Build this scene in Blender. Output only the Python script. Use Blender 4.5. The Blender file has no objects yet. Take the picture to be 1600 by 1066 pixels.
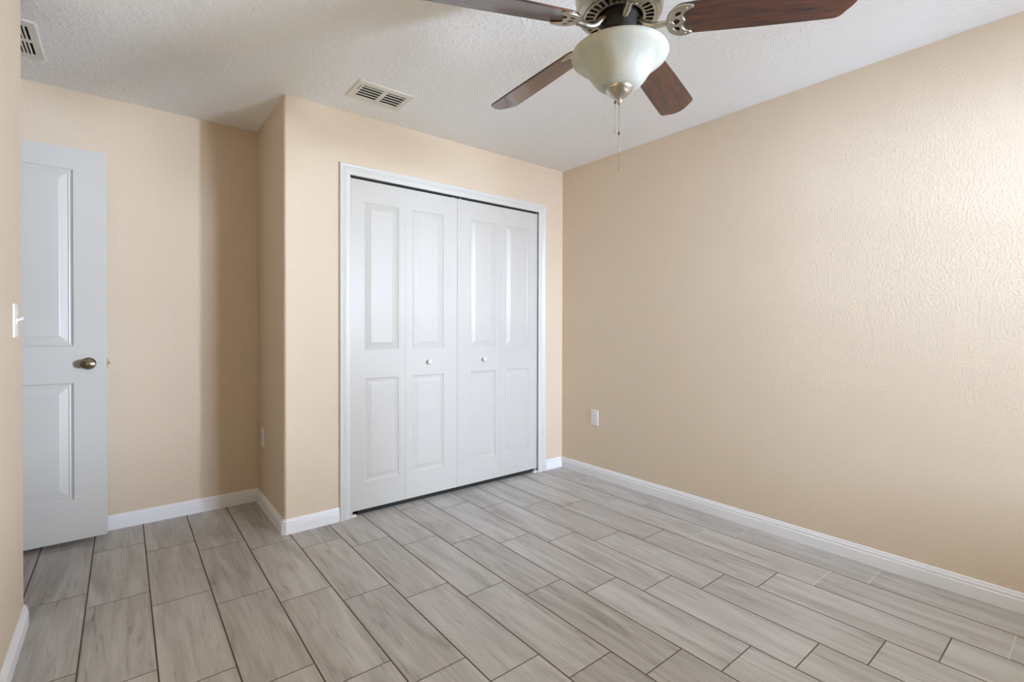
import bpy, bmesh, math, random
from mathutils import Matrix, Vector
random.seed(7)
S = bpy.context.scene
COL = S.collection
R = math.radians
PI = math.pi
H = 2.44                                  # ceiling height
XC, YA, XL, YL, YB = -2.15, 0.683, -3.147, -0.2516, -3.72   # closet side, back wall, left wall, left wall end, window wall
XE = -3.69                                # entry wall with the doorway

# ------------------------------------------------------------------ camera
cam_d = bpy.data.cameras.new('camera')
cam = bpy.data.objects.new('camera', cam_d); COL.objects.link(cam)
F_PX, CY_PX, YAW, PIT, ROLL = 758.98, 516.62, 0.6751, -0.0074, 0.0023
cam_d.sensor_width = 36.0
cam_d.sensor_fit = 'HORIZONTAL'
cam_d.lens = F_PX * 36.0 / 1600.0
cam_d.shift_y = -(533.0 - CY_PX) / 1600.0
cam_d.clip_start = 0.02
cam.location = (-2.8454, -2.8874, 1.1569)
cam.matrix_world = (Matrix.Translation(cam.location) @ Matrix.Rotation(-YAW, 4, 'Z')
                    @ Matrix.Rotation(PI / 2 + PIT, 4, 'X') @ Matrix.Rotation(ROLL, 4, 'Z'))
S.camera = cam

# ------------------------------------------------------------------ world, daylight through the window, exposure
W = bpy.data.worlds.new('world'); S.world = W; W.use_nodes = True
bg = W.node_tree.nodes['Background']
bg.inputs[0].default_value = (0.80, 0.90, 1.0, 1)
bg.inputs[1].default_value = 0.05
WX0, WX1, WZ0, WZ1 = -0.99, -0.21, 0.62, 2.08      # window opening
def area(name, loc, rot, sx, sy, power, color):
    l = bpy.data.lights.new(name, 'AREA'); l.shape = 'RECTANGLE'; l.size = sx; l.size_y = sy
    l.energy = power; l.color = color
    o = bpy.data.objects.new(name, l); COL.objects.link(o); o.location = loc; o.rotation_euler = rot
    return o
SLAT = 8.0                                            # tilt of the blind slats, room edge up
# daylight reaching the window: added panels outside, weighted to balance the room light (x0, x1, z0, z1, rgb)
DAY = [(-0.4, 0.1, -0.2, 0.7, (0.099, 0.117, 0.143)), (0.1, 0.5, -0.2, 0.7, (0.099, 0.112, 0.099)), (1.8, 3.2, -0.2, 1.4, (2.364, 2.244, 1.650)),
       (0.1, 0.5, 0.7, 1.4, (0.295, 0.326, 0.385)), (0.5, 1.0, 0.7, 1.4, (1.842, 2.162, 2.695)), (-1.9, -1.2, 0.9, 2.1, (0.384, 0.479, 0.660)),
       (-0.8, -0.4, 1.4, 2.1, (0.690, 0.775, 0.946)), (-0.4, 0.1, 1.4, 2.1, (0.492, 0.581, 0.726)), (-0.8, -0.4, 2.1, 3.4, (1.143, 1.408, 1.848)),
       (-1.2, -0.8, 2.1, 3.4, (0.246, 0.306, 0.418)), (-0.4, 0.1, 2.1, 3.4, (0.118, 0.143, 0.198))]
for x0, x1, z0, z1, c in DAY:
    k = max(c)
    area('window_daylight', ((x0 + x1) / 2, YB - 2.0, (z0 + z1) / 2), (PI / 2, 0, 0), x1 - x0, z1 - z0, 710 * (x1 - x0) * (z1 - z0) * k, tuple(v / k for v in c))
S.view_settings.view_transform = 'Standard'
S.view_settings.look = 'None'
S.view_settings.gamma = 1.0
S.view_settings.use_curve_mapping = False
S.view_settings.exposure = 0.04
S.cycles.max_bounces = 16
S.cycles.diffuse_bounces = 10
S.cycles.glossy_bounces = 4
S.cycles.caustics_reflective = False
S.cycles.caustics_refractive = False
S.cycles.sample_clamp_indirect = 4.0

# ------------------------------------------------------------------ materials
def srgb(r, g, b):
    f = lambda c: (c / 255) / 12.92 if c / 255 <= 0.04045 else ((c / 255 + 0.055) / 1.055) ** 2.4
    return (f(r), f(g), f(b), 1.0)
def mat(name, col, rough=0.5, metal=0.0, spec=0.5, coat=0.0, coat_rough=0.1):
    m = bpy.data.materials.new(name); m.use_nodes = True
    b = m.node_tree.nodes['Principled BSDF']
    b.inputs['Base Color'].default_value = col
    b.inputs['Roughness'].default_value = rough
    b.inputs['Metallic'].default_value = metal
    b.inputs['Specular IOR Level'].default_value = spec
    b.inputs['Coat Weight'].default_value = coat
    b.inputs['Coat Roughness'].default_value = coat_rough
    return m
class NT:
    def __init__(s, m): s.m = m; s.t = m.node_tree; s.b = s.t.nodes['Principled BSDF']
    def n(s, kind, **kw):
        x = s.t.nodes.new(kind)
        for k, v in kw.items():
            if k.startswith('_'): setattr(x, k[1:], v)
            else: x.inputs[k.replace('__', ' ')].default_value = v
        return x
    def l(s, a, b): s.t.links.new(a, b)
    def math(s, op, a, b=None, c=None):
        x = s.t.nodes.new('ShaderNodeMath'); x.operation = op
        for i, v in enumerate((a, b, c)):
            if v is None: continue
            if hasattr(v, 'is_linked'): s.l(v, x.inputs[i])
            else: x.inputs[i].default_value = v
        return x.outputs[0]
    def bump(s, height, strength, dist):
        x = s.n('ShaderNodeBump', Strength=strength, Distance=dist)
        s.l(height, x.inputs['Height']); s.l(x.outputs[0], s.b.inputs['Normal'])
    def pos(s):
        g = s.t.nodes.new('ShaderNodeNewGeometry'); return g.outputs['Position']
    def obj(s):
        g = s.t.nodes.new('ShaderNodeTexCoord'); return g.outputs['Object']

# painted drywall with orange peel
M_wall = mat('peach_wall_paint', srgb(216, 199, 176), 0.55, spec=0.35)
t = NT(M_wall)
nz = t.n('ShaderNodeTexNoise', Scale=95.0, Detail=2.0, Roughness=0.5); t.l(t.pos(), nz.inputs['Vector'])
rp = t.n('ShaderNodeMapRange'); rp.inputs['From Min'].default_value = 0.42; rp.inputs['From Max'].default_value = 0.68
t.l(nz.outputs['Fac'], rp.inputs['Value']); t.bump(rp.outputs[0], 0.28, 0.0021)
# knockdown ceiling
M_ceil = mat('knockdown_ceiling_paint', srgb(241, 242, 242), 0.8, spec=0.2)
t = NT(M_ceil)
nz = t.n('ShaderNodeTexNoise', Scale=42.0, Detail=3.0, Roughness=0.55, Distortion=0.6); t.l(t.pos(), nz.inputs['Vector'])
rp = t.n('ShaderNodeMapRange'); rp.inputs['From Min'].default_value = 0.45; rp.inputs['From Max'].default_value = 0.58
t.l(nz.outputs['Fac'], rp.inputs['Value']); t.bump(rp.outputs[0], 0.4, 0.004)
# white semi-gloss enamel
M_white = mat('white_semigloss_enamel', srgb(203, 201, 195), 0.36, spec=0.4)
t = NT(M_white)
nz = t.n('ShaderNodeTexNoise', Scale=30.0, Detail=2.0); t.l(t.pos(), nz.inputs['Vector']); t.bump(nz.outputs['Fac'], 0.05, 0.001)
M_trim = mat('bright_white_trim_enamel', srgb(238, 239, 242), 0.32, spec=0.5)
M_casing = mat('white_casing_enamel', srgb(214, 213, 209), 0.34, spec=0.45)
M_plate = mat('white_plastic', srgb(232, 232, 230), 0.35)
M_vent = mat('white_enamelled_steel', srgb(222, 219, 210), 0.45)
M_slot = mat('dark_duct_interior', srgb(30, 24, 18), 0.9, spec=0.1)
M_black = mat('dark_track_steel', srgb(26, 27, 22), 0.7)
M_nickel = mat('brushed_nickel', srgb(190, 184, 170), 0.32, metal=1.0)
t = NT(M_nickel)
nz = t.n('ShaderNodeTexNoise', Scale=160.0, Detail=1.0); t.l(t.obj(), nz.inputs['Vector'])
rp = t.n('ShaderNodeMapRange'); rp.inputs['To Min'].default_value = 0.27; rp.inputs['To Max'].default_value = 0.38
t.l(nz.outputs['Fac'], rp.inputs['Value']); t.l(rp.outputs[0], t.b.inputs['Roughness'])
M_knob = mat('aged_nickel', srgb(150, 138, 120), 0.22, metal=1.0)
M_brass = mat('dull_brass', srgb(96, 74, 44), 0.4, metal=1.0)
M_dark = mat('dark_motor_steel', srgb(34, 28, 24), 0.5, metal=0.4)
M_chain = mat('ball_chain_steel', srgb(140, 131, 118), 0.5, metal=1.0)
# walnut laminate blades, grain along local x
M_blade = mat('walnut_laminate', srgb(60, 32, 20), 0.5, spec=0.3, coat=1.0, coat_rough=0.09)
M_blade.node_tree.nodes['Principled BSDF'].inputs['Coat IOR'].default_value = 1.62
t = NT(M_blade)
mp = t.n('ShaderNodeMapping'); mp.inputs['Scale'].default_value = (2.2, 22.0, 22.0); t.l(t.obj(), mp.inputs['Vector'])
nz = t.n('ShaderNodeTexNoise', Scale=2.6, Detail=6.0, Roughness=0.62, Distortion=0.9); t.l(mp.outputs[0], nz.inputs['Vector'])
cr = t.n('ShaderNodeValToRGB')
cr.color_ramp.elements[0].position = 0.33; cr.color_ramp.elements[0].color = srgb(30, 13, 7)
cr.color_ramp.elements[1].position = 0.70; cr.color_ramp.elements[1].color = srgb(92, 47, 26)
t.l(nz.outputs['Fac'], cr.inputs[0]); t.l(cr.outputs[0], t.b.inputs['Base Color'])
# alabaster glass
M_glass = mat('alabaster_glass', srgb(226, 229, 220), 0.3, spec=0.5, coat=0.3, coat_rough=0.15)
t = NT(M_glass)
nz = t.n('ShaderNodeTexNoise', Scale=7.0, Detail=4.0, Roughness=0.6, Distortion=1.6); t.l(t.obj(), nz.inputs['Vector'])
cr = t.n('ShaderNodeValToRGB')
cr.color_ramp.elements[0].position = 0.35; cr.color_ramp.elements[0].color = srgb(214, 214, 203)
cr.color_ramp.elements[1].position = 0.65; cr.color_ramp.elements[1].color = srgb(229, 229, 220)
t.l(nz.outputs['Fac'], cr.inputs[0]); t.l(cr.outputs[0], t.b.inputs['Base Color'])
tr = t.n('ShaderNodeBsdfTranslucent'); t.l(cr.outputs[0], tr.inputs['Color'])
mx = t.n('ShaderNodeMixShader', Fac=0.55)
out = [n for n in t.t.nodes if n.type == 'OUTPUT_MATERIAL'][0]
t.l(t.b.outputs[0], mx.inputs[1]); t.l(tr.outputs[0], mx.inputs[2]); t.l(mx.outputs[0], out.inputs['Surface'])

# wood-look porcelain planks in a quarter-step running bond
M_floor = mat('wood_look_porcelain_tile', srgb(150, 140, 130), 0.4, spec=0.5)
t = NT(M_floor)
sp = t.n('ShaderNodeSeparateXYZ'); t.l(t.pos(), sp.inputs[0])
TW, TL = 0.2112, 0.6165
u = t.math('DIVIDE', t.math('ADD', sp.outputs[0], 2.335), TW)
ci = t.math('FLOOR', u); fu = t.math('FRACT', u)
v = t.math('DIVIDE', t.math('ADD', sp.outputs[1], t.math('MULTIPLY_ADD', ci, 0.1485, 0.702)), TL)
ri = t.math('FLOOR', v); fv = t.math('FRACT', v)
du = t.math('MULTIPLY', t.math('MINIMUM', fu, t.math('SUBTRACT', 1.0, fu)), TW)
dv = t.math('MULTIPLY', t.math('MINIMUM', fv, t.math('SUBTRACT', 1.0, fv)), TL)
dm = t.math('MINIMUM', t.math('MULTIPLY', du, 0.82), t.math('MULTIPLY', dv, 1.1))
tile = t.n('ShaderNodeMapRange', _interpolation_type='SMOOTHSTEP'); tile.inputs['From Min'].default_value = 0.0016; tile.inputs['From Max'].default_value = 0.0028
t.l(dm, tile.inputs['Value'])
idv = t.n('ShaderNodeCombineXYZ'); t.l(ci, idv.inputs[0]); t.l(ri, idv.inputs[1])
wn = t.n('ShaderNodeTexWhiteNoise', _noise_dimensions='3D'); t.l(idv.outputs[0], wn.inputs['Vector'])
off = t.n('ShaderNodeVectorMath', _operation='SCALE'); t.l(wn.outputs['Color'], off.inputs[0]); off.inputs['Scale'].default_value = 37.0
add = t.n('ShaderNodeVectorMath', _operation='ADD'); t.l(t.pos(), add.inputs[0]); t.l(off.outputs[0], add.inputs[1])
def grain(scale, sc, det, dist=0.0, rough=0.55):
    mp = t.n('ShaderNodeMapping'); mp.inputs['Scale'].default_value = scale; t.l(add.outputs[0], mp.inputs['Vector'])
    nz = t.n('ShaderNodeTexNoise', Scale=sc, Detail=det, Roughness=rough, Distortion=dist); t.l(mp.outputs[0], nz.inputs['Vector'])
    return nz.outputs['Fac']
g1 = grain((1.0, 0.12, 1.0), 14.0, 3.0, 0.8)            # broad streaks
g2 = grain((1.0, 0.035, 1.0), 120.0, 2.0, 0.3)          # fine lines
g3 = grain((1.0, 0.09, 1.0), 32.0, 5.0, 1.6, 0.65)      # dark veins
a1 = t.n('ShaderNodeMapRange'); a1.inputs['From Min'].default_value = 0.3; a1.inputs['From Max'].default_value = 0.7; t.l(g1, a1.inputs['Value'])
vein = t.n('ShaderNodeMapRange'); vein.inputs['From Min'].default_value = 0.56; vein.inputs['From Max'].default_value = 0.74; t.l(g3, vein.inputs['Value'])
mixv = t.math('ADD', t.math('MULTIPLY', a1.outputs[0], 0.45), t.math('MULTIPLY', g2, 0.42))
mixv = t.math('ADD', mixv, t.math('MULTIPLY', wn.outputs['Value'], 0.16))
mixv = t.math('SUBTRACT', mixv, t.math('MULTIPLY', vein.outputs[0], 0.33))
cr = t.n('ShaderNodeValToRGB')
e = cr.color_ramp.elements
e[0].position = 0.02; e[0].color = srgb(117, 111, 104)
e[1].position = 0.72; e[1].color = srgb(191, 189, 185)
x = e.new(0.34); x.color = srgb(162, 157, 151)
t.l(mixv, cr.inputs[0])
mxc = t.n('ShaderNodeMix', _data_type='RGBA'); t.l(tile.outputs[0], mxc.inputs['Factor'])
pale = t.math('MULTIPLY', t.math('LESS_THAN', dv, du), t.math('GREATER_THAN', ci, 8.5))   # pale joints in the last rows by the right wall
grt = t.n('ShaderNodeMix', _data_type='RGBA'); t.l(pale, grt.inputs['Factor']); grt.inputs[6].default_value = srgb(84, 68, 56); grt.inputs[7].default_value = srgb(205, 203, 198)
t.l(grt.outputs[2], mxc.inputs[6]); t.l(cr.outputs[0], mxc.inputs[7])
t.l(mxc.outputs[2], t.b.inputs['Base Color'])
rr = t.n('ShaderNodeMapRange'); rr.inputs['To Min'].default_value = 0.8; rr.inputs['To Max'].default_value = 0.33; t.l(tile.outputs[0], rr.inputs['Value'])
t.l(rr.outputs[0], t.b.inputs['Roughness'])
hh = t.math('ADD', tile.outputs[0], t.math('MULTIPLY', g2, 0.12))
t.bump(hh, 0.35, 0.0012)

# ------------------------------------------------------------------ mesh helpers
def finish(bm, name, m, parent=None, smooth=False, origin=(0, 0, 0), kind=None, auto=None):
    if any(origin): bmesh.ops.translate(bm, verts=bm.verts, vec=-Vector(origin))
    bmesh.ops.recalc_face_normals(bm, faces=bm.faces)
    me = bpy.data.meshes.new(name); bm.to_mesh(me); bm.free()
    me.materials.append(m)
    o = bpy.data.objects.new(name, me); COL.objects.link(o)
    if smooth:
        for p in me.polygons: p.use_smooth = True
        if auto: me.set_sharp_from_angle(angle=R(auto))
    if parent is not None: o.parent = parent
    if parent is None: o.location = origin
    if kind: o['kind'] = kind
    return o
def box(bm, x0, x1, y0, y1, z0, z1, bev=0.0, seg=2):
    r = bmesh.ops.create_cube(bm, size=1.0)
    for v in r['verts']:
        v.co = Vector(((x0 + x1) / 2 + v.co.x * (x1 - x0), (y0 + y1) / 2 + v.co.y * (y1 - y0), (z0 + z1) / 2 + v.co.z * (z1 - z0)))
    if bev:
        ed = list({e for v in r['verts'] for e in v.link_edges})
        r2 = bmesh.ops.bevel(bm, geom=ed, offset=bev, segments=seg, affect='EDGES', profile=0.5)
        return list({v for f in r2['faces'] for v in f.verts} | {v for v in r['verts'] if v.is_valid})
    return r['verts']
def prism(bm, pts, z0, z1):
    lo = [bm.verts.new((x, y, z0)) for x, y in pts]; hi = [bm.verts.new((x, y, z1)) for x, y in pts]
    n = len(pts)
    for i in range(n): bm.faces.new((lo[i], lo[(i + 1) % n], hi[(i + 1) % n], hi[i]))
    bm.faces.new(list(reversed(lo))); bm.faces.new(hi)
def arc(cx, cy, r, a0, a1, n=8):
    return [(cx + r * math.cos(R(a0 + (a1 - a0) * i / n)), cy + r * math.sin(R(a0 + (a1 - a0) * i / n))) for i in range(n + 1)]
def lathe(bm, prof, c=(0, 0, 0), seg=48, close=False, M=None):
    rings = []
    for r, z in prof:
        if r < 1e-6: rings.append([bm.verts.new((0, 0, z))])
        else: rings.append([bm.verts.new((r * math.cos(2 * PI * i / seg), r * math.sin(2 * PI * i / seg), z)) for i in range(seg)])
    new = [v for rg in rings for v in rg]
    pairs = list(zip(rings, rings[1:])) + ([(rings[-1], rings[0])] if close else [])
    for a, b in pairs:
        for i in range(seg):
            j = (i + 1) % seg
            if len(a) == 1 and len(b) == 1: continue
            if len(a) == 1: bm.faces.new((a[0], b[i], b[j]))
            elif len(b) == 1: bm.faces.new((a[i], b[0], a[j]))
            else: bm.faces.new((a[i], b[i], b[j], a[j]))
    for v in new: v.co = (M @ v.co if M else v.co) + Vector(c)
    return new
def tube(bm, pts, rad, seg=10):
    pts = [Vector(p) for p in pts]; rings = []
    rad = rad if isinstance(rad, (list, tuple)) else [rad] * len(pts)
    for i, p in enumerate(pts):
        d = (pts[min(i + 1, len(pts) - 1)] - pts[max(i - 1, 0)]).normalized()
        a = d.cross(Vector((0, 0, 1))) if abs(d.z) < 0.95 else d.cross(Vector((1, 0, 0)))
        a.normalize(); b = d.cross(a)
        rings.append([bm.verts.new(p + (a * math.cos(2 * PI * k / seg) + b * math.sin(2 * PI * k / seg)) * rad[i]) for k in range(seg)])
    for A, B in zip(rings, rings[1:]):
        for k in range(seg): bm.faces.new((A[k], A[(k + 1) % seg], B[(k + 1) % seg], B[k]))
    bm.faces.new(list(reversed(rings[0]))); bm.faces.new(rings[-1])
def spline(pts, n=6):
    pts = [Vector(p) for p in pts]; out = []
    for i in range(len(pts) - 1):
        p0, p1, p2, p3 = pts[max(i - 1, 0)], pts[i], pts[i + 1], pts[min(i + 2, len(pts) - 1)]
        for k in range(n):
            s = k / n
            out.append(0.5 * ((2 * p1) + (p2 - p0) * s + (2 * p0 - 5 * p1 + 4 * p2 - p3) * s * s + (3 * p1 - p0 - 3 * p2 + p3) * s ** 3))
    out.append(pts[-1]); return out
def flat_solid(name, loops, thick, bevel):
    """closed 2D outlines (the first outside, the rest holes) as a bevelled plate in the local xy plane"""
    cu = bpy.data.curves.new(name, 'CURVE'); cu.dimensions = '2D'; cu.fill_mode = 'BOTH'
    cu.extrude = thick / 2 - bevel; cu.bevel_depth = bevel; cu.bevel_resolution = 2; cu.offset = -bevel
    for lp in loops:
        s = cu.splines.new('POLY'); s.points.add(len(lp) - 1); s.use_cyclic_u = True
        for p, (x, y) in zip(s.points, lp): p.co = (x, y, 0, 1)
    o = bpy.data.objects.new(name, cu); COL.objects.link(o)
    bpy.context.view_layer.update()
    me = bpy.data.meshes.new_from_object(o.evaluated_get(bpy.context.evaluated_depsgraph_get()))
    bpy.data.objects.remove(o); bpy.data.curves.remove(cu)
    return me
def thing(name, loc, label=None, cat=None, group=None, kind=None):
    o = bpy.data.objects.new(name, None); COL.objects.link(o); o.location = loc; o.empty_display_size = 0.1
    if label: o['label'] = label
    if cat: o['category'] = cat
    if group: o['group'] = group
    if kind: o['kind'] = kind
    return o
def note(o, label, cat):
    o['label'] = label; o['category'] = cat
    return o

# ------------------------------------------------------------------ room shell
def shell(name, m, fn, label, cat):
    bm = bmesh.new(); fn(bm); return note(finish(bm, name, m, kind='structure'), label, cat)
X0, X1, Y0, Y1 = -4.95, 0.12, YB - 0.14, 0.803
shell('floor', M_floor, lambda b: box(b, X0, X1, Y0, Y1, -0.1, 0.0), 'grey wood-look plank tile floor with dark grout lines', 'floor')
shell('ceiling', M_ceil, lambda b: box(b, X0, X1, Y0, Y1, H, H + 0.12), 'white knockdown textured ceiling above the whole room', 'ceiling')
shell('wall_right', M_wall, lambda b: box(b, 0, 0.12, YB, Y1, 0, H), 'long bare peach wall on the right, brightest towards the window side', 'wall')
shell('wall_back', M_wall, lambda b: box(b, X0, 0, YA, Y1, 0, H), 'peach wall of the entry nook behind the open white door', 'wall')
BR = 0.016
OX0, OX1, OZ = -1.815, -0.230, 2.080        # rough closet opening
def f(b):
    prism(b, [(XC, YA)] + arc(XC + BR, BR, BR, 180, 270) + [(OX0, 0), (OX0, 0.11), (XC + 0.11, 0.11), (XC + 0.11, YA)], 0, H)
    box(b, OX1, 0, 0, 0.11, 0, H)
    box(b, OX0, OX1, 0, 0.11, OZ, H)
o = shell('wall_closet', M_wall, f, 'peach closet wall with rounded outside corner around the white bifold doors', 'wall')
def f(b):
    prism(b, [(XL, YB)] + arc(XL - BR, YL - BR, BR, 0, 90) + [(XE, YL), (XE, YL - 0.12), (XL - 0.12, YL - 0.12), (XL - 0.12, YB)], 0, H)
shell('wall_left', M_wall, f, 'narrow strip of peach wall with rounded edge at the left, holding the light switch', 'wall')
def f(b):
    box(b, XE - 0.11, XE, YL - 0.12, YL + 0.045, 0, H); box(b, XE - 0.11, XE, 0.575, YA, 0, H)
    box(b, XE - 0.11, XE, YL + 0.045, 0.575, 2.10, H)
shell('wall_entry', M_wall, f, 'peach wall with the doorway, hidden behind the left wall', 'wall')
def f(b):
    box(b, X0, X0 + 0.1, YL - 0.12, YA, 0, H); box(b, X0 + 0.1, XE - 0.11, YL - 0.12, YL, 0, H)
shell('wall_hallway', M_wall, f, 'peach hallway wall beyond the doorway, hidden behind the left wall', 'wall')
def f(b):
    y0, y1 = YB - 0.12, YB
    box(b, XL - 0.12, WX0, y0, y1, 0, H); box(b, WX1, 0.12, y0, y1, 0, H)
    box(b, WX0, WX1, y0, y1, 0, WZ0); box(b, WX0, WX1, y0, y1, WZ1, H)
shell('wall_front', M_wall, f, 'peach window wall behind the camera', 'wall')
# window behind the camera
win = thing('window_1', ((WX0 + WX1) / 2, YB, WZ0), 'white framed single-hung window behind the camera', 'window', kind='structure')
bm = bmesh.new()
yo = YB - 0.09
box(bm, WX0, WX0 + 0.035, yo, yo + 0.04, WZ0, WZ1); box(bm, WX1 - 0.035, WX1, yo, yo + 0.04, WZ0, WZ1)
box(bm, WX0 + 0.035, WX1 - 0.035, yo, yo + 0.04, WZ0, WZ0 + 0.035); box(bm, WX0 + 0.035, WX1 - 0.035, yo, yo + 0.04, WZ1 - 0.035, WZ1)
box(bm, WX0 + 0.035, WX1 - 0.035, yo, yo + 0.04, 1.32, 1.36)
finish(bm, 'window_frame', M_white, win, origin=win.location)
bm = bmesh.new(); box(bm, WX0 - 0.03, WX1 + 0.03, YB - 0.04, YB + 0.03, WZ0 - 0.02, WZ0 - 0.001, 0.004)
finish(bm, 'window_sill', M_white, win, origin=win.location)
bm = bmesh.new()
for k in range(int((WZ1 - WZ0 - 0.06) / 0.044)):
    z = WZ0 + 0.03 + 0.044 * k
    tmp = box(bm, WX0 + 0.006, WX1 - 0.006, -0.025, 0.025, -0.0012, 0.0012)
    bmesh.ops.rotate(bm, verts=tmp, cent=(0, 0, 0), matrix=Matrix.Rotation(R(SLAT), 3, 'X'))
    bmesh.ops.translate(bm, verts=tmp, vec=(0, YB - 0.032, z))
box(bm, WX0 + 0.004, WX1 - 0.004, YB - 0.06, YB - 0.005, WZ1 - 0.045, WZ1 - 0.001)
finish(bm, 'window_blind', M_plate, win, origin=win.location)

# ------------------------------------------------------------------ baseboards (profile swept along the wall line, mitred)
BP = [(0.0, 0.0), (0.014, 0.0), (0.014, 0.052), (0.0125, 0.055), (0.0105, 0.056), (0.0105, 0.061), (0.012, 0.064), (0.0115, 0.067), (0.008, 0.071), (0.0075, 0.0755), (0.006, 0.081), (0.003, 0.083), (0.0, 0.083)]
def baseboard(name, path, label):
    """path runs with the room on its right-hand side"""
    bm = bmesh.new(); pts = [Vector((x, y)) for x, y in path]; rings = []
    nrm = []
    for a, b in zip(pts, pts[1:]):
        d = (b - a).normalized(); nrm.append(Vector((d.y, -d.x)))
    for i, p in enumerate(pts):
        if i == 0: m = nrm[0]
        elif i == len(pts) - 1: m = nrm[-1]
        else:
            s = nrm[i - 1] + nrm[i]; m = s / (1 + nrm[i - 1].dot(nrm[i]))
        rings.append([bm.verts.new((p.x + m.x * d, p.y + m.y * d, z)) for d, z in BP])
    for A, B in zip(rings, rings[1:]):
        for k in range(len(BP)): bm.faces.new((A[k], A[(k + 1) % len(BP)], B[(k + 1) % len(BP)], B[k]))
    bm.faces.new(rings[0]); bm.faces.new(list(reversed(rings[-1])))
    return note(finish(bm, name, M_trim, kind='structure'), label, 'baseboard')
ch = 0.012
baseboard('baseboard_right', [(0, 0), (0, YB)], 'long white moulded baseboard along the right wall')
baseboard('baseboard_closet_right', [(-0.190, 0), (-0.0145, 0)], 'short white baseboard piece between closet casing and room corner')
baseboard('baseboard_closet', [(XC, YA - 0.0145), (XC, ch), (XC + ch, 0), (-1.8475, 0)], 'white baseboard wrapping the outside corner left of the closet')
baseboard('baseboard_back', [(XE + 0.001, YA), (XC, YA)], 'white baseboard of the entry nook wall beside the open door')
baseboard('baseboard_left', [(XL, YB + 0.001), (XL, YL - ch), (XL - ch, YL), (XE + 0.001, YL)], 'white baseboard at the foot of the left wall strip')

# ------------------------------------------------------------------ closet casing and jambs
CXI0, CXI1, CXO0, CXO1, CZI, CZO = -1.783, -0.2695, -1.8455, -0.1925, 2.066, 2.131
trim = thing('trim_1', (-1.02, 0, 0), 'white moulded casing around the bifold closet doors', 'door casing', kind='structure')
bm = bmesh.new()
CP = [(0.0, 0.0), (0.0, -0.009), (0.06, -0.0115), (0.40, -0.0125), (0.46, -0.0105), (0.52, -0.0125), (0.58, -0.0145), (0.66, -0.0125), (0.74, -0.0155), (0.86, -0.0165), (0.97, -0.015), (1.0, -0.012), (1.0, 0.0)]
rings = []
for (xi, zi), (xo, zo) in zip([(CXI0, 0.0), (CXI0, CZI), (CXI1, CZI), (CXI1, 0.0)], [(CXO0, 0.0), (CXO0, CZO), (CXO1, CZO), (CXO1, 0.0)]):
    rings.append([bm.verts.new((xi + (xo - xi) * s, y - 0.0005, zi + (zo - zi) * s)) for s, y in CP])
for A, B in zip(rings, rings[1:]):
    for k in range(len(CP)): bm.faces.new((A[k], A[(k + 1) % len(CP)], B[(k + 1) % len(CP)], B[k]))
bm.faces.new(rings[0]); bm.faces.new(rings[-1])
finish(bm, 'casing', M_casing, trim, origin=trim.location)
bm = bmesh.new()
box(bm, OX0, -1.799, 0.0, 0.11, 0, OZ); box(bm, -0.246, OX1, 0.0, 0.11, 0, OZ); box(bm, -1.799, -0.246, 0.0, 0.11, 2.072, OZ)
finish(bm, 'jamb', M_white, trim, origin=trim.location)
bm = bmesh.new(); box(bm, -1.797, -0.248, 0.012, 0.045, 2.060, 2.0715)
finish(bm, 'sliding_track', M_black, trim, origin=trim.location)

# ------------------------------------------------------------------ panelled door slab: grid of cells with moulded raised panels
def slab(bm, x0, x1, z0, z1, yf, thick, panels, rail, both=False):
    """front face looks to -y at yf; panels = (px0, px1, pz0, pz1); rail = profile [(inset, depth)]"""
    def face(y, sgn):
        xs = sorted({x0, x1} | {p[0] for p in panels} | {p[1] for p in panels})
        zs = sorted({z0, z1} | {p[2] for p in panels} | {p[3] for p in panels})
        vv = {}
        def V(x, z, d=0.0):
            k = (round(x, 5), round(z, 5), round(d, 5))
            if k not in vv: vv[k] = bm.verts.new((x, y + sgn * d, z))
            return vv[k]
        for i in range(len(xs) - 1):
            for j in range(len(zs) - 1):
                cx, cz = (xs[i] + xs[i + 1]) / 2, (zs[j] + zs[j + 1]) / 2
                if any(p[0] < cx < p[1] and p[2] < cz < p[3] for p in panels): continue
                bm.faces.new((V(xs[i], zs[j]), V(xs[i + 1], zs[j]), V(xs[i + 1], zs[j + 1]), V(xs[i], zs[j + 1])))
        for p in panels:
            prev = None
            for ins, d in [(0.0, 0.0)] + rail:
                q = [V(p[0] + ins, p[2] + ins, d), V(p[1] - ins, p[2] + ins, d), V(p[1] - ins, p[3] - ins, d), V(p[0] + ins, p[3] - ins, d)]
                if prev:
                    for k in range(4): bm.faces.new((prev[k], prev[(k + 1) % 4], q[(k + 1) % 4], q[k]))
                prev = q
            bm.faces.new(prev)
        return V
    face(yf, 1)
    if both: face(yf + thick, -1)
    a = [bm.verts.new((x, yf, z)) for x, z in ((x0, z0), (x1, z0), (x1, z1), (x0, z1))]
    b = [bm.verts.new((x, yf + thick, z)) for x, z in ((x0, z0), (x1, z0), (x1, z1), (x0, z1))]
    for k in range(4): bm.faces.new((a[k], a[(k + 1) % 4], b[(k + 1) % 4], b[k]))
    if not both: bm.faces.new(b)
    bmesh.ops.remove_doubles(bm, verts=bm.verts, dist=1e-5)
RAIL = [(0.004, 0.004), (0.011, 0.0075), (0.017, 0.0055), (0.021, 0.0075), (0.040, 0.0025), (0.044, 0.0012)]

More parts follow.
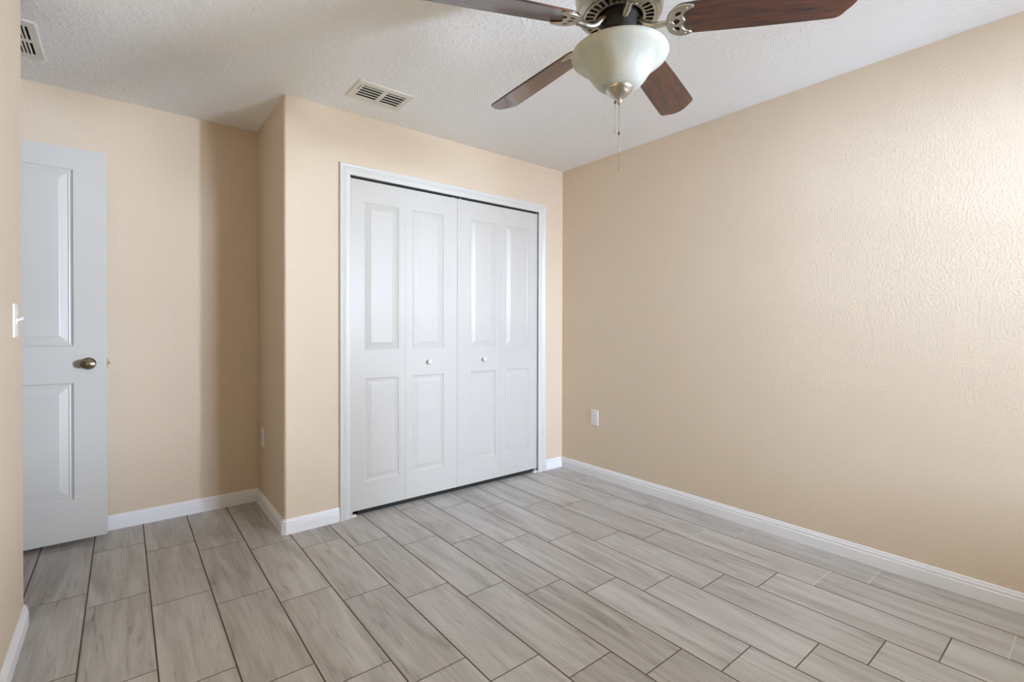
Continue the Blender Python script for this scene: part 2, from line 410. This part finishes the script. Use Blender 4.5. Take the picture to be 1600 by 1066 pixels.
# bifold closet doors
LY, LT, LZ0, LZ1 = 0.012, 0.03, 0.031, 2.054
LX = [-1.795, -1.411, -1.017, -0.636, -0.2515]
PX = [(-1.686, -1.458), (-1.362, -1.126), (-0.906, -0.679), (-0.583, -0.357)]
PZ = [(0.198, 0.836), (1.014, 1.924)]
for d, (lab, ka) in enumerate([('left bifold closet door pair, its two white panelled leaves beside the entry nook', 1), ('right bifold closet door pair, its two white panelled leaves beside the room corner', 2)]):
    i0 = d * 2
    root = thing('door_%d' % (d + 2), ((LX[i0] + LX[i0 + 2]) / 2, LY, 0), lab, 'closet door', 'bifold closet doors', 'structure')
    org = root.location
    for i in (i0, i0 + 1):
        bm = bmesh.new(); slab(bm, LX[i] + (0.0009 if i == 2 else 0.0004), LX[i + 1] - (0.0009 if i == 1 else 0.0004), LZ0, LZ1, LY, LT, [(PX[i][0], PX[i][1], a, b) for a, b in PZ], RAIL)
        leaf = finish(bm, 'door_leaf', M_white, root, origin=org)
        if i == ka:
            kx = (PX[i][0] + PX[i][1]) / 2
            bm = bmesh.new()
            lathe(bm, [(0.0, 0.0), (0.009, 0.0), (0.0075, 0.006), (0.0085, 0.011), (0.014, 0.015), (0.0165, 0.020), (0.0155, 0.025), (0.010, 0.029), (0.0, 0.0305)],
                  (kx, LY + 0.001, 0.923), 24, M=Matrix.Rotation(PI / 2, 4, 'X'))
            finish(bm, 'knob', M_plate, leaf, smooth=True, origin=org)
    bm = bmesh.new(); box(bm, LX[i0] + 0.07 * (1 - d) + 0.002, LX[i0 + 2] - 0.07 * d - 0.002, LY + 0.016, LY + 0.022, 0.0015, LZ0 + 0.0005)  # dark strip added under the leaves to block light and blacken the gap
    finish(bm, 'gap_shade_strip', M_black, root, origin=org)
    # floor pivot bracket at the jamb, top guide pins in the track
    px, s = (LX[0], 1) if d == 0 else (LX[4], -1)
    bm = bmesh.new()
    a, b = sorted((px - s * 0.002, px + s * 0.062)); box(bm, a, b, -0.004, 0.03, 0.0005, 0.004, 0.001, 1)
    a, b = sorted((px - s * 0.002, px + s * 0.002)); box(bm, a, b, -0.004, 0.03, 0.004, 0.022)
    a, b = sorted((px + s * 0.012, px + s * 0.055)); box(bm, a, b, 0.002, 0.026, 0.004, 0.012, 0.002, 1)
    lathe(bm, [(0.0, 0.012), (0.005, 0.012), (0.005, 0.031), (0.0, 0.031)], (px + s * 0.03, 0.02, 0.0), 10)
    finish(bm, 'pivot_bracket', M_plate, root, origin=org)
    bm = bmesh.new()
    for gx in ((px + s * 0.02), (LX[2] - s * 0.03)):
        lathe(bm, [(0.0, LZ1), (0.004, LZ1), (0.004, 2.066), (0.0, 2.066)], (gx, 0.0165, 0.0), 10)
    finish(bm, 'guide_pin', M_plate, root, origin=org)

# ------------------------------------------------------------------ entry door, open flat against the nook wall
DY, DT, DX0, DX1, DZ0, DZ1 = 0.550, 0.035, -3.676, -2.914, 0.024, 2.091
root = thing('door_1', (DX0, DY, 0), 'white two-panel entry door standing open against the nook wall', 'door', kind='structure')
org = root.location
bm = bmesh.new()
RAIL_D = [(0.005, 0.005), (0.012, 0.009), (0.018, 0.007), (0.022, 0.0095), (0.052, 0.0035), (0.056, 0.002)]
slab(bm, DX0, DX1, DZ0, DZ1, DY, DT, [(DX0 + 0.138, -3.049, 0.238, 0.858), (DX0 + 0.138, -3.049, 1.050, 1.981)], RAIL_D, True)
finish(bm, 'door_leaf', M_white, root, origin=org)
KX, KZ = -2.990, 0.956
Mk = Matrix.Rotation(PI / 2, 4, 'X')
knob = None
for s in (1, -1):
    bm = bmesh.new()
    Mx = Mk if s == 1 else Matrix.Rotation(-PI / 2, 4, 'X')
    yy = DY if s == 1 else DY + DT
    lathe(bm, [(0.0, 0.0), (0.031, 0.0), (0.032, 0.003), (0.029, 0.007), (0.018, 0.010), (0.0125, 0.014), (0.0125, 0.028), (0.0, 0.028)], (KX, yy, KZ), 36, M=Mx)
    rose = finish(bm, 'knob_rose', M_knob, root, smooth=True, origin=org, auto=40)
    bm = bmesh.new()
    new = lathe(bm, [(0.0, 0.024), (0.012, 0.025), (0.019, 0.031), (0.0255, 0.040), (0.0285, 0.049), (0.0275, 0.056), (0.024, 0.060), (0.0225, 0.0595), (0.017, 0.063), (0.008, 0.065), (0.0, 0.0653)], (0, 0, 0), 36)
    for v in new: v.co = Mx @ Vector((v.co.x * 1.12, v.co.y * 0.86, v.co.z)) + Vector((KX, yy, KZ))
    finish(bm, 'door_knob', M_knob, root, smooth=True, origin=org)
bm = bmesh.new(); box(bm, DX1 - 0.001, DX1 + 0.0015, DY + 0.006, DY + 0.029, KZ - 0.028, KZ + 0.028)
finish(bm, 'latch_plate', M_brass, root, origin=org)
bm = bmesh.new(); prism(bm, [(DX1, DY + 0.011), (DX1 + 0.012, DY + 0.013), (DX1 + 0.004, DY + 0.024), (DX1, DY + 0.024)], KZ - 0.007, KZ + 0.007)
finish(bm, 'latch_bolt', M_brass, root, origin=org)
for hz in (0.22, 1.05, 1.87):
    bm = bmesh.new(); lathe(bm, [(0.0, hz), (0.006, hz), (0.006, hz + 0.09), (0.0, hz + 0.09)], (DX0 - 0.004, DY + 0.006, 0.0), 12)
    finish(bm, 'hinge', M_knob, root, origin=org)

# ------------------------------------------------------------------ electrical plates
def plate_frame(c, n):
    """matrix: local x along the wall, y up, z out of the wall"""
    z = Vector(n); y = Vector((0, 0, 1)); x = y.cross(z)
    return Matrix.Translation(c) @ Matrix((x, y, z)).transposed().to_4x4()
def part(bm_fn, name, m, parent, mtx, smooth=False, **kw):
    bm = bmesh.new(); bm_fn(bm); bm.transform(mtx); return finish(bm, name, m, parent, smooth, origin=parent.location if not parent.parent else parent.parent.location, **kw)
def wall_plate(bm, w=0.073, h=0.120):
    n = [(w / 2, h / 2, 0.0003), (w / 2, h / 2, 0.002), (w / 2 - 0.0035, h / 2 - 0.0035, 0.0055)]
    prev = None
    for x, y, z in n:
        q = [bm.verts.new((sx * x, sy * y, z)) for sx, sy in ((-1, -1), (1, -1), (1, 1), (-1, 1))]
        if prev:
            for k in range(4): bm.faces.new((prev[k], prev[(k + 1) % 4], q[(k + 1) % 4], q[k]))
        else: bm.faces.new(list(reversed(q)))
        prev = q
    bm.faces.new(prev)
def screw_fn(y): return lambda bm: lathe(bm, [(0.0, 0.005), (0.0032, 0.005), (0.003, 0.0064), (0.0, 0.0068)], (0, y, 0), 12)
def outlet(c, n, label):
    root = thing('wall_outlet', c, label, 'outlet', 'duplex wall outlets')
    m = plate_frame(c, n)
    part(wall_plate, 'cover_plate', M_plate, root, m)
    for sy in (1, -1):
        def rec(bm):
            pts = [(0.0172 * math.cos(a), max(-0.0135, min(0.0135, 0.0172 * math.sin(a)))) for a in [2 * PI * i / 32 for i in range(32)]]
            prism(bm, [(x, y + sy * 0.0195) for x, y in pts], 0.0050, 0.0070)
        r = part(rec, 'receptacle', M_plate, root, m)
        def sl(bm):
            box(bm, -0.0075, -0.0053, sy * 0.0195 - 0.002, sy * 0.0195 + 0.0065, 0.0069, 0.0073)
            box(bm, 0.0053, 0.0075, sy * 0.0195 - 0.001, sy * 0.0195 + 0.0055, 0.0069, 0.0073)
            lathe(bm, [(0.0, 0.0069), (0.0026, 0.0069), (0.0026, 0.0073), (0.0, 0.0073)], (0, sy * 0.0195 - 0.0075, 0), 12)
        part(sl, 'socket_slots', M_slot, r, m)
    part(screw_fn(0.0), 'screw', M_plate, root, m)
outlet((0.0, -0.360, 0.456), (-1, 0, 0), 'white duplex outlet low on the right wall near the closet corner')
outlet((XC, 0.516, 0.450), (-1, 0, 0), 'white outlet low on the shaded closet side wall in the nook')
root = thing('light_switch', (XL, -0.435, 1.175), 'white toggle light switch on the narrow left wall strip', 'light switch')
m = plate_frame(root.location, (1, 0, 0))
part(lambda b: wall_plate(b, 0.073, 0.120), 'cover_plate', M_plate, root, m)
def tg(bm):
    box(bm, -0.005, 0.005, -0.012, 0.012, 0.005, 0.0075)
    vs = box(bm, -0.0042, 0.0042, -0.0048, 0.0048, 0.006, 0.023, 0.001, 1)
    for v in vs: v.co.y += max(0.0, v.co.z - 0.006) * 0.55
part(tg, 'toggle', M_plate, root, m)
for y in (0.030, -0.030): part(screw_fn(y), 'screw', M_plate, root, m)

# ------------------------------------------------------------------ ceiling grilles
def frame_ring(bm, x0, x1, y0, y1, ix0, ix1, iy0, iy1, z0, z1):
    """bevelled flange below the ceiling: outer lip at z1 (ceiling) falling to z0"""
    L = [[(x0, y0, z1), (x1, y0, z1), (x1, y1, z1), (x0, y1, z1)],
         [(x0, y0, z1 - 0.003), (x1, y0, z1 - 0.003), (x1, y1, z1 - 0.003), (x0, y1, z1 - 0.003)],
         [(x0 + 0.006, y0 + 0.006, z0), (x1 - 0.006, y0 + 0.006, z0), (x1 - 0.006, y1 - 0.006, z0), (x0 + 0.006, y1 - 0.006, z0)],
         [(ix0, iy0, z0), (ix1, iy0, z0), (ix1, iy1, z0), (ix0, iy1, z0)],
         [(ix0, iy0, z1), (ix1, iy0, z1), (ix1, iy1, z1), (ix0, iy1, z1)]]
    vs = [[bm.verts.new(p) for p in q] for q in L]
    for A, B in zip(vs, vs[1:] + vs[:1]):
        for k in range(4): bm.faces.new((A[k], A[(k + 1) % 4], B[(k + 1) % 4], B[k]))
zc = H - 0.0004
# supply register above the closet wall
root = thing('supply_register', (-1.727, -0.315, H), 'white louvred supply vent on the ceiling in front of the closet', 'ceiling vent')
org = root.location
bm = bmesh.new()
rx0, rx1, ry0, ry1 = -1.886, -1.570, -0.428, -0.203
gx = [(-1.846, -1.733), (-1.710, -1.603)]
frame_ring(bm, rx0, rx1, ry0, ry1, gx[0][0], gx[1][1], -0.386, -0.240, H - 0.0075, zc)
box(bm, gx[0][1], gx[1][0], -0.386, -0.240, H - 0.0075, zc)
finish(bm, 'frame', M_vent, root, origin=org)
bm = bmesh.new(); box(bm, gx[0][0], gx[1][1], -0.386, -0.240, H - 0.0016, H - 0.0006)
finish(bm, 'duct_opening', M_slot, root, origin=org)
for a, b in gx:
    for k in range(5):
        y = -0.386 + 0.146 * (k + 0.66) / 5
        bm = bmesh.new(); vs = box(bm, a + 0.001, b - 0.001, y - 0.0085, y + 0.0085, -0.0006, 0.0006)
        bmesh.ops.rotate(bm, verts=bm.verts, cent=(0, y, 0), matrix=Matrix.Rotation(R(10), 3, 'X'))
        bmesh.ops.translate(bm, verts=bm.verts, vec=(0, 0, H - 0.0052))
        finish(bm, 'louver', M_vent, root, origin=org)
bm = bmesh.new(); box(bm, -1.8625, -1.8590, -0.378, -0.330, H - 0.0082, H - 0.0073)
finish(bm, 'lever_slot', M_slot, root, origin=org)
bm = bmesh.new(); box(bm, -1.8618, -1.8597, -0.362, -0.352, H - 0.0135, H - 0.0080)
finish(bm, 'damper_lever', M_vent, root, origin=org)
# stamped return grille over the entry nook
root = thing('return_grille', (-3.3175, 0.171, H), 'white stamped return vent with long dark slots above the entry door', 'ceiling vent')
org = root.location
bm = bmesh.new()
qx0, qx1, qy0, qy1 = -3.505, -3.130, -0.016, 0.358
frame_ring(bm, qx0, qx1, qy0, qy1, -3.473, -3.162, 0.034, 0.321, H - 0.007, zc)
box(bm, -3.473, -3.162, 0.165, 0.188, H - 0.007, zc)
x = -3.162
n = 24
pit = (3.473 - 3.162) / n
for k in range(1, n):
    xx = -3.162 - pit * k
    box(bm, xx - 0.0033, xx + 0.0033, 0.034, 0.165, H - 0.007, H - 0.003); box(bm, xx - 0.0033, xx + 0.0033, 0.188, 0.321, H - 0.007, H - 0.003)
finish(bm, 'grille_face', M_vent, root, origin=org)
bm = bmesh.new(); box(bm, -3.473, -3.162, 0.034, 0.321, H - 0.0016, H - 0.0006)
finish(bm, 'duct_opening', M_slot, root, origin=org)

# ------------------------------------------------------------------ ceiling fan
FX, FY, FZ, FR = -1.574, -1.858, 2.140, 0.680
fan = thing('ceiling_fan', (FX, FY, H), 'brushed nickel ceiling fan with five walnut blades and frosted glass bowl light', 'ceiling fan')
def flathe(name, prof, m, parent=fan, seg=64, close=False, auto=40):
    bm = bmesh.new(); lathe(bm, [(r, z - H) for r, z in prof], (0, 0, 0), seg, close)
    return finish(bm, name, m, parent, smooth=True, auto=auto)
flathe('canopy', [(0.0, H - 0.0005), (0.066, H - 0.0005), (0.068, H - 0.010), (0.064, H - 0.032), (0.050, H - 0.052), (0.030, H - 0.060), (0.016, H - 0.062), (0.016, H - 0.09), (0.0, H - 0.09)], M_nickel)
flathe('motor_housing', [(0.0, 2.356), (0.030, 2.356), (0.060, 2.350), (0.095, 2.336), (0.122, 2.312), (0.134, 2.286), (0.136, 2.262), (0.142, 2.256), (0.144, 2.244), (0.142, 2.228), (0.139, 2.200), (0.138, 2.186), (0.134, 2.178), (0.120, 2.172), (0.117, 2.173), (0.117, 2.190), (0.0, 2.190)], M_nickel)
# slotted vent ring under the motor
bm = bmesh.new()
lathe(bm, [(0.1165, -0.270), (0.1165, -0.264), (0.110, -0.266), (0.110, -0.272)], (0, 0, 0), 72, True)
lathe(bm, [(0.084, -0.274), (0.084, -0.262), (0.076, -0.262), (0.076, -0.274)], (0, 0, 0), 72, True)
for k in range(32):
    tmp = box(bm, 0.083, 0.111, -0.0034, 0.0034, -0.2725, -0.2665)
    bmesh.ops.rotate(bm, verts=tmp, cent=(0, 0, 0), matrix=Matrix.Rotation(2 * PI * k / 32, 3, 'Z'))
finish(bm, 'vent_ring', M_nickel, fan)
flathe('motor_interior', [(0.0, 2.189), (0.1160, 2.189), (0.1160, 2.185), (0.0, 2.185)], M_dark)
flathe('flywheel', [(0.0, 2.184), (0.062, 2.184), (0.066, 2.178), (0.066, 2.158), (0.058, 2.152), (0.056, 2.122), (0.050, 2.118), (0.0, 2.118)], M_dark)
flathe('switch_housing', [(0.0, 2.1175), (0.046, 2.1175), (0.048, 2.113), (0.048, 2.086), (0.060, 2.078), (0.064, 2.066), (0.062, 2.060), (0.030, 2.056), (0.006, 2.054), (0.006, 1.947), (0.0, 1.947)], M_nickel)
flathe('glass_bowl', [(0.148, 2.053), (0.155, 2.051), (0.1565, 2.045), (0.1535, 2.037), (0.143, 2.028), (0.125, 2.014), (0.109, 1.999), (0.097, 1.984), (0.087, 1.968), (0.074, 1.952), (0.058, 1.942), (0.040, 1.9375), (0.012, 1.937),
                     (0.012, 1.941), (0.040, 1.9415), (0.056, 1.946), (0.071, 1.956), (0.083, 1.971), (0.093, 1.987), (0.105, 2.002), (0.122, 2.018), (0.139, 2.031), (0.148, 2.039), (0.1495, 2.046)], M_glass, close=True)
cap = flathe('finial_cap', [(0.0, 1.946), (0.040, 1.946), (0.0445, 1.943), (0.0445, 1.937), (0.042, 1.931), (0.0375, 1.928), (0.034, 1.922), (0.026, 1.914), (0.016, 1.909), (0.0105, 1.907), (0.0075, 1.905), (0.0075, 1.902), (0.010, 1.899), (0.0095, 1.894), (0.006, 1.8905), (0.0035, 1.886), (0.0, 1.884)], M_nickel, seg=40)
def chain(x, y, z0, z1, beads, eyelet):
    bm = bmesh.new(); n = int((z0 - z1) / 0.0042)
    tube(bm, [(x, y, z0 - H), (x, y, z1 - H)], 0.0008, 6)
    for k in range(n):
        bmesh.ops.create_icosphere(bm, subdivisions=1, radius=0.00105, matrix=Matrix.Translation((x, y, z0 - H - 0.0042 * (k + 0.5))))
    ch = finish(bm, 'pull_chain', M_chain, fan, smooth=True)
    for z in beads:
        bm = bmesh.new(); lathe(bm, [(0.0, 0.006), (0.0022, 0.005), (0.0027, 0.0), (0.0022, -0.005), (0.0, -0.006)], (x, y, z - H), 12)
        finish(bm, 'chain_connector', M_black, ch, smooth=True)
    if eyelet:
        bm = bmesh.new(); bmesh.ops.create_uvsphere(bm, u_segments=16, v_segments=10, radius=0.0062, matrix=Matrix.Translation((x, y, z0 - H + 0.001)))
        finish(bm, 'chain_eyelet', M_nickel, ch, smooth=True)
chain(0.0, 0.0, 1.886, 1.668, [1.793], False)
chain(-0.0175, 0.0020, 1.923, 1.788, [1.890], True)

# blades and their irons
PHI, PITCH, DROOP = -0.970, -0.264, 0.038
def outline(n=10):
    up = []
    # from the rounded root along the +y edge to the tip, then mirrored
    for i in range(n + 1):
        a = PI - PI / 2 * i / n
        up.append((0.200 + 0.050 * math.cos(a), 0.0555 * math.sin(a)))
    up += [(0.300, 0.0605), (0.420, 0.0655), (0.540, 0.0690), (FR - 0.052, 0.0708)]
    for i in range(1, 9):
        a = PI / 2 - (PI / 2 * 0.80) * i / 8
        up.append((FR - 0.052 + 0.030 * math.cos(a), 0.0408 + 0.030 * math.sin(a)))
    for i in range(1, 7):
        y = 0.0501 * (1 - i / 6)
        up.append((FR - 0.0235 + 0.0235 * (1 - (y / 0.0501) ** 2), y))
    lo = [(x, -y) for x, y in reversed(up[1:-1])]
    return up + lo
me_blade = flat_solid('fan_blade', [outline()], 0.0065, 0.0012); me_blade.materials.append(M_blade)
half = [(0.2255, 0.0435), (0.2265, 0.0490), (0.2240, 0.0530), (0.2130, 0.0560), (0.1980, 0.0575), (0.1830, 0.0555), (0.1680, 0.0490), (0.1565, 0.0380), (0.1495, 0.0240), (0.1465, 0.0105)]
inner = [(0.2160, 0.0400), (0.2060, 0.0345), (0.1985, 0.0270), (0.1955, 0.0190), (0.1975, 0.0110), (0.2020, 0.0050), (0.2045, 0.0)]
o_ = half + [(0.1465, 0.0)] + [(x, -y) for x, y in reversed(half)] + [(x, -y) for x, y in inner[:-1]] + [inner[-1]] + [(x, y) for x, y in reversed(inner[:-1])]
def hole(pts): return pts
tri = [(0.1690, 0.0235), (0.1770, 0.0200), (0.1865, 0.0225), (0.1905, 0.0300), (0.1880, 0.0350), (0.1790, 0.0335)]
holes = [[(0.1660, 0.0), (0.1745, 0.0105), (0.1835, 0.0070), (0.1890, 0.0), (0.1835, -0.0070), (0.1745, -0.0105)], tri, [(x, -y) for x, y in tri]]
me_iron = flat_solid('blade_iron', [o_] + holes, 0.0075, 0.0030)
bm = bmesh.new(); bm.from_mesh(me_iron)
tube(bm, spline([(0.050, 0, 0.030), (0.066, 0, 0.020), (0.082, 0, 0.004), (0.102, 0, -0.005), (0.126, 0, -0.005), (0.152, 0, -0.002)]), [0.0105] * 25 + [0.009] * 6, 12)
lathe(bm, [(0.0, 0.044), (0.012, 0.044), (0.012, 0.026), (0.0, 0.026)], (0.050, 0, 0), 14)
for sx, sy in ((0.205, 0.046), (0.205, -0.046), (0.158, 0.0)):
    lathe(bm, [(0.0, -0.0052), (0.0025, -0.0048), (0.0036, -0.0036), (0.0036, 0.0), (0.0, 0.0)], (sx, sy, 0), 10)
bm.to_mesh(me_iron); bm.free(); me_iron.materials.append(M_nickel)
for p in me_iron.polygons: p.use_smooth = True
me_iron.set_sharp_from_angle(angle=R(50))
for k in range(5):
    a = PHI + 2 * PI * k / 5
    mtx = Matrix.Translation((0, 0, FZ - H)) @ Matrix.Rotation(a, 4, 'Z') @ Matrix.Rotation(DROOP, 4, 'Y') @ Matrix.Rotation(PITCH, 4, 'X')
    b = bpy.data.objects.new('fan_blade', me_blade); COL.objects.link(b); b.parent = fan; b.matrix_local = mtx
    i = bpy.data.objects.new('blade_iron', me_iron); COL.objects.link(i); i.parent = fan
    i.matrix_local = mtx @ Matrix.Translation((0, 0, -0.0072))
